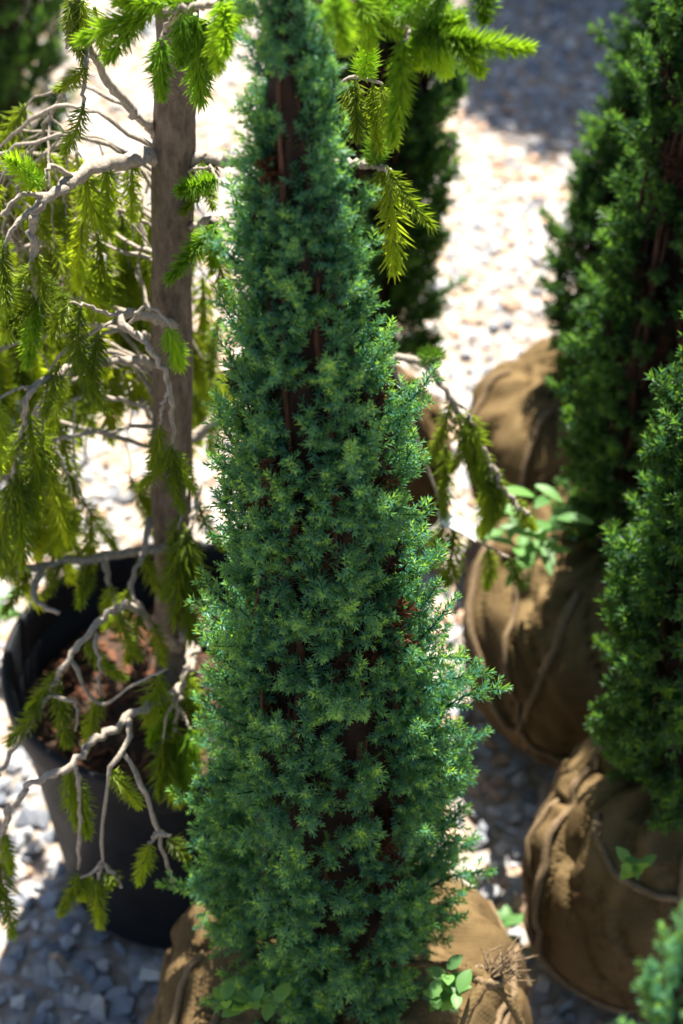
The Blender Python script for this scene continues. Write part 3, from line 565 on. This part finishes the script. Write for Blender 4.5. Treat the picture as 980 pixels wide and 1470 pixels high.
# --- filling limbs, drooping all round the trunk
for k in range(27):
    z = float(SRNG.uniform(.50, .80)); az = float(SRNG.uniform(R(85), R(205))); ln = float(SRNG.uniform(.08, .26)); base = TX(z)
    o_ = np.array((math.cos(az), math.sin(az), 0))
    if o_[1] < -.5: ln *= .6
    pts = [base, base + o_ * ln * .4 + np.array((0, 0, .02)), base + o_ * ln * .8 - np.array((0, 0, .03)), base + o_ * ln - np.array((0, 0, .10)), base + o_ * (ln + .01) - np.array((0, 0, .20))]
    pts[1:] = [q + SRNG.normal(0, .012, 3) for q in pts[1:]]; Pm = spline(pts, 24); tw = []; sg = []
    for j in range(9):
        i = int(SRNG.integers(6, 22)); q = Pm[i]; sd = SRNG.normal(0, 1, 3) * np.array((.02, .02, 0)); e1 = q + sd + np.array((0, 0, -.03)); e2 = q + sd * 1.3 + np.array((0, 0, -SRNG.uniform(.05, .09)))
        hx, hy, _ = proj(e2)
        if e2[2] < .40 or (85 < hx < 165 and 585 < hy < 710) or hy > 770: continue
        tw.append([q, e1, e2]); sg += [(e1, e2 - e1 + sd * .3), (e2, np.array((0, 0, -1)) + SRNG.normal(0, .2, 3))] if j % 2 else [(e2, np.array((0, 0, -1)) + SRNG.normal(0, .25, 3))]
    b, P = branch(pts, .0019, .0009, tw)
    sg.append((P[-2], P[-1] - P[-3])); mb = MB()
    for q, d in sg:
        hx, hy, _ = proj(q)
        if q[2] < .40 or (85 < hx < 165 and 585 < hy < 710) or hy > 770: continue
        V, T, tpv, l = SPA[int(SRNG.integers(len(SPA)))]; x, y, d = frame(d); sc_ = float(SRNG.uniform(.042, .072)) / l; wd = max(.85, min(1.2, sc_))
        mb.add(q + (V[:, :1] * x + V[:, 1:2] * y) * wd + V[:, 2:] * d * sc_, T, tip=tpv, rnd=float(SRNG.uniform()))
    if mb.n: tag(link('needle_mass', mb.mesh('needle_mass', False, SB), M_SPR, b), kind='stuff')
print('sprigs', NSPRIG[0])

# ------------------------------------------------------------------ gravel
rng = np.random.default_rng(42); obst = [(px_, py_, .117), (0, YM, .13), (*b1, .10), (*b2, .11), (*b3, .11), (*b4, .09), (*b5, .09), (*b6, .06)]
xs = []; 
g = .0185
for j, y in enumerate(np.arange(.62, 3.7, g * .87)):
    for x in np.arange(-1.05, 1.25, g): xs.append((x + (j % 2) * g * .5, y))
xs = np.array(xs); xs += rng.uniform(-.45, .45, xs.shape) * g
keep = rng.uniform(size=len(xs)) < .93
litter = np.array([noise.noise(Vector((x * 2.3, y * 2.3, 9))) + .5 * noise.noise(Vector((x * 7, y * 7, 1))) for x, y in xs])
for ox, oy, r in obst: keep &= (xs[:, 0] - ox) ** 2 + (xs[:, 1] - oy) ** 2 > r * r
xs, litter = xs[keep], litter[keep]
ST = []
VIS = [(0, 130, 1180, 1470), (40, 235, 1320, 1470), (655, 780, 1080, 1400), (690, 920, 1280, 1470), (600, 820, 180, 540), (80, 210, 560, 800), (0, 60, 960, 1200)]
for (x, y), li in zip(xs, litter):
    s = float(np.clip(rng.lognormal(math.log(.0105), .28), .005, .020)) * (.8 if y > 1.9 else 1)
    sunk = rng.uniform(-.1, .45); col = float(np.clip(rng.beta(1.7, 2.2) + .33 * (y > 1.55) * rng.uniform() + .15 * (li > .1), 0, 1))  # stones of the sunlit far stretch made paler, brightness put into their colour
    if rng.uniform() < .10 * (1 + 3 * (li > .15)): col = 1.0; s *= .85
    ST.append((x, y, GZ(x, y) + s * sunk, s, col, int(rng.integers(18))))
A = np.array([(q[0], q[1], q[2]) for q in ST]); qx, qy, qd = proj(A); ps = np.array([q[3] for q in ST]) * 2 * FPX / qd
vis = np.zeros(len(ST), bool)
for x0, x1, y0, y1 in VIS: vis |= (qx > x0) & (qx < x1) & (qy > y0) & (qy < y1)
order = np.argsort(-(ps * vis))[:300]; single = set(int(i) for i in order)
mb = MB(); SM = {}
for i, (x, y, z, s, col, vi) in enumerate(ST):
    V, T = HV[vi]
    if i in single:
        key = (vi, round(col * 6))
        if key not in SM:
            SM[key] = mesh_tri('stone', V, T, {'rnd': np.full(len(V), key[1] / 6)}); SM[key].materials.append(M_STONE)
        o = link('stone', SM[key], None, ground, (x, y, z)); rm = Matrix(rotm(rng).tolist()); o.rotation_euler = rm.to_euler(); o.scale = (s, s, s)
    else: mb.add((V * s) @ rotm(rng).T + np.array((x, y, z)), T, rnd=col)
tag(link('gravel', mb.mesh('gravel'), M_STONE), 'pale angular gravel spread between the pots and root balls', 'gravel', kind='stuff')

# ------------------------------------------------------------------ small things
def leafmesh(l, w_, fold=.15, n=6):
    V = []; T = []
    for i in range(n + 1):
        t = i / n; hw = w_ * .5 * math.sin(math.pi * min(1, t * .93 + .05)) ** .8; z = -fold * l * t * t
        V += [(-hw, l * t, z + hw * .3), (0, l * t, z), (hw, l * t, z + hw * .3)]
    for i in range(n):
        for k in (0, 1): a = i * 3 + k; T += [(a, a + 1, a + 4), (a, a + 4, a + 3)]
    me = mesh_tri('leaf', V, T, {'tip': np.full(len(V), .4), 'rnd': np.zeros(len(V))}, True); me.materials.append(M_WEED); return me
LF = [leafmesh(.016, .010), leafmesh(.024, .012), leafmesh(.034, .013, .3)]
def weed(label, base, stems, seed, lv, nleaf=7):
    r_ = np.random.default_rng(seed); base = np.asarray(base, float); root = tag(empty('weed', base), label, 'weed')
    for sx, sy, h in stems:
        P = spline([(0, 0, 0), (sx * .4, sy * .4, h * .6), (sx, sy, h)], 8); mb = MB(); tube(mb, P, .0012, .0006, 5, tip=.2, rnd=0.); st = link('stem', mb.mesh('stem', True), M_WEED, root)
        for i in range(nleaf):
            t = .3 + .7 * i / (nleaf - 1); p = P[int(t * 7)]; o = link('leaf', LF[lv], None, root, p); o.rotation_euler = (r_.uniform(.0, .7), r_.uniform(-.2, .2), i * 2.4 + r_.uniform(-.4, .4)); q = r_.uniform(.75, 1.15); o.scale = (q, q, q)
    return root
weed('pale round leaved seedling sprouting beside the frayed burlap knot', at(640, 1448, .975), [(.008, -.01, .035), (-.012, -.012, .03), (.0, .006, .04)], 1, 0, 6)
weed('dim green weed under the lowest sprigs of the sharp juniper', at(340, 1455, .975), [(-.008, -.008, .028), (.014, -.01, .03), (.03, -.008, .025)], 2, 0, 6)
weed('bright pale weed sprouting between the two sunlit burlap balls', at(755, 850, 1.47), [(.0, -.01, .14), (-.03, -.02, .10), (.02, -.02, .11)], 3, 2, 8)
weed('small weed with dark green leaves on the shaded burlap ball', at(915, 1262, 1.13), [(.0, -.012, .035), (-.014, -.008, .03)], 4, 0, 5)
weed('bright weed growing behind the rim of the black pot', gnd(-6, 930), [(0, 0, .10), (.02, 0, .08), (-.02, .01, .09)], 5, 2, 7)
weed('tiny green weed between the shaded gravel stones', gnd(722, 1335), [(.008, 0, .016), (-.008, 0, .014)], 6, 1, 4)

# frayed knot of burlap on the sharp juniper's ball
kp = at(700, 1402, .985); knot = tag(empty('burlap_knot', kp), 'frayed pale burlap knot tied at the right shoulder of the ball', 'burlap knot'); r_ = np.random.default_rng(3)
mb = MB()
for i in range(46):
    d = unit(np.array((.75, .25, .55)) + r_.normal(0, .42, 3)); l = r_.uniform(.012, .036)
    P = spline([(0, 0, 0), d * l * .5 + r_.normal(0, .002, 3), d * l + r_.normal(0, .005, 3)], 6); tube(mb, P, .0016, .0003, 4)
link('frayed_strands', mb.mesh('frayed_strands'), M_ROPE, knot)
mb = MB()
for i in range(5):
    P = [(.009 * math.cos(a + i) * (1 + .2 * math.sin(3 * a)), .007 * math.sin(a + i * .7), .004 * math.sin(a * 2 + i) - .002) for a in np.linspace(0, 6.0, 18)]
    tube(mb, P, .0028, .0028, 6, .2, r_)
link('twine_loop', mb.mesh('twine_loop', True), M_ROPE, knot)
mb = MB()
for k, (dx, dy, dz) in enumerate(((-.07, .02, -.012), (-.03, -.05, -.045), (.035, -.03, -.06))):
    P = spline([(0, 0, 0), (dx * .5, dy * .5, dz * .3 + .004), (dx, dy, dz)], 10); tube(mb, P, .005, .002, 6, .3, r_)
link('gathered_fold', mb.mesh('gathered_fold', True), M_BUR, knot)

# white plastic tag caught among the low spruce twigs
tp = at(652, 752, 1.345); tg = tag(empty('plant_tag', tp), 'white plastic plant tag hanging from a low spruce twig', 'plant tag'); V = []; T = []
for i in range(7):
    t = i / 6; x = -.012 + .03 * t; z = .006 - .018 * t + .003 * math.sin(t * 3); hw = .006 * (1 if t > .15 else .6)
    for s in (-1, 1):
        for e in (0, .0006): V.append((x, s * hw * .8 + e, z + s * hw * .7 + e))
for i in range(6):
    a = i * 4
    for p, q in ((0, 1), (1, 3), (3, 2), (2, 0)): T += [(a + p, a + q, a + 4 + q), (a + p, a + 4 + q, a + 4 + p)]
T += [(0, 2, 3), (0, 3, 1), (24, 25, 27), (24, 27, 26)]
link('tag_plate', mesh_tri('tag_plate', V, T), M_TAG, tg)
mb = MB(); tube(mb, [(-.012, 0, .006), (-.014, .002, .010), (-.010, .004, .013), (-.004, .004, .010), (-.009, .001, .006)], .0006, .0006, 5); link('tie', mb.mesh('tie'), M_TAG, tg)
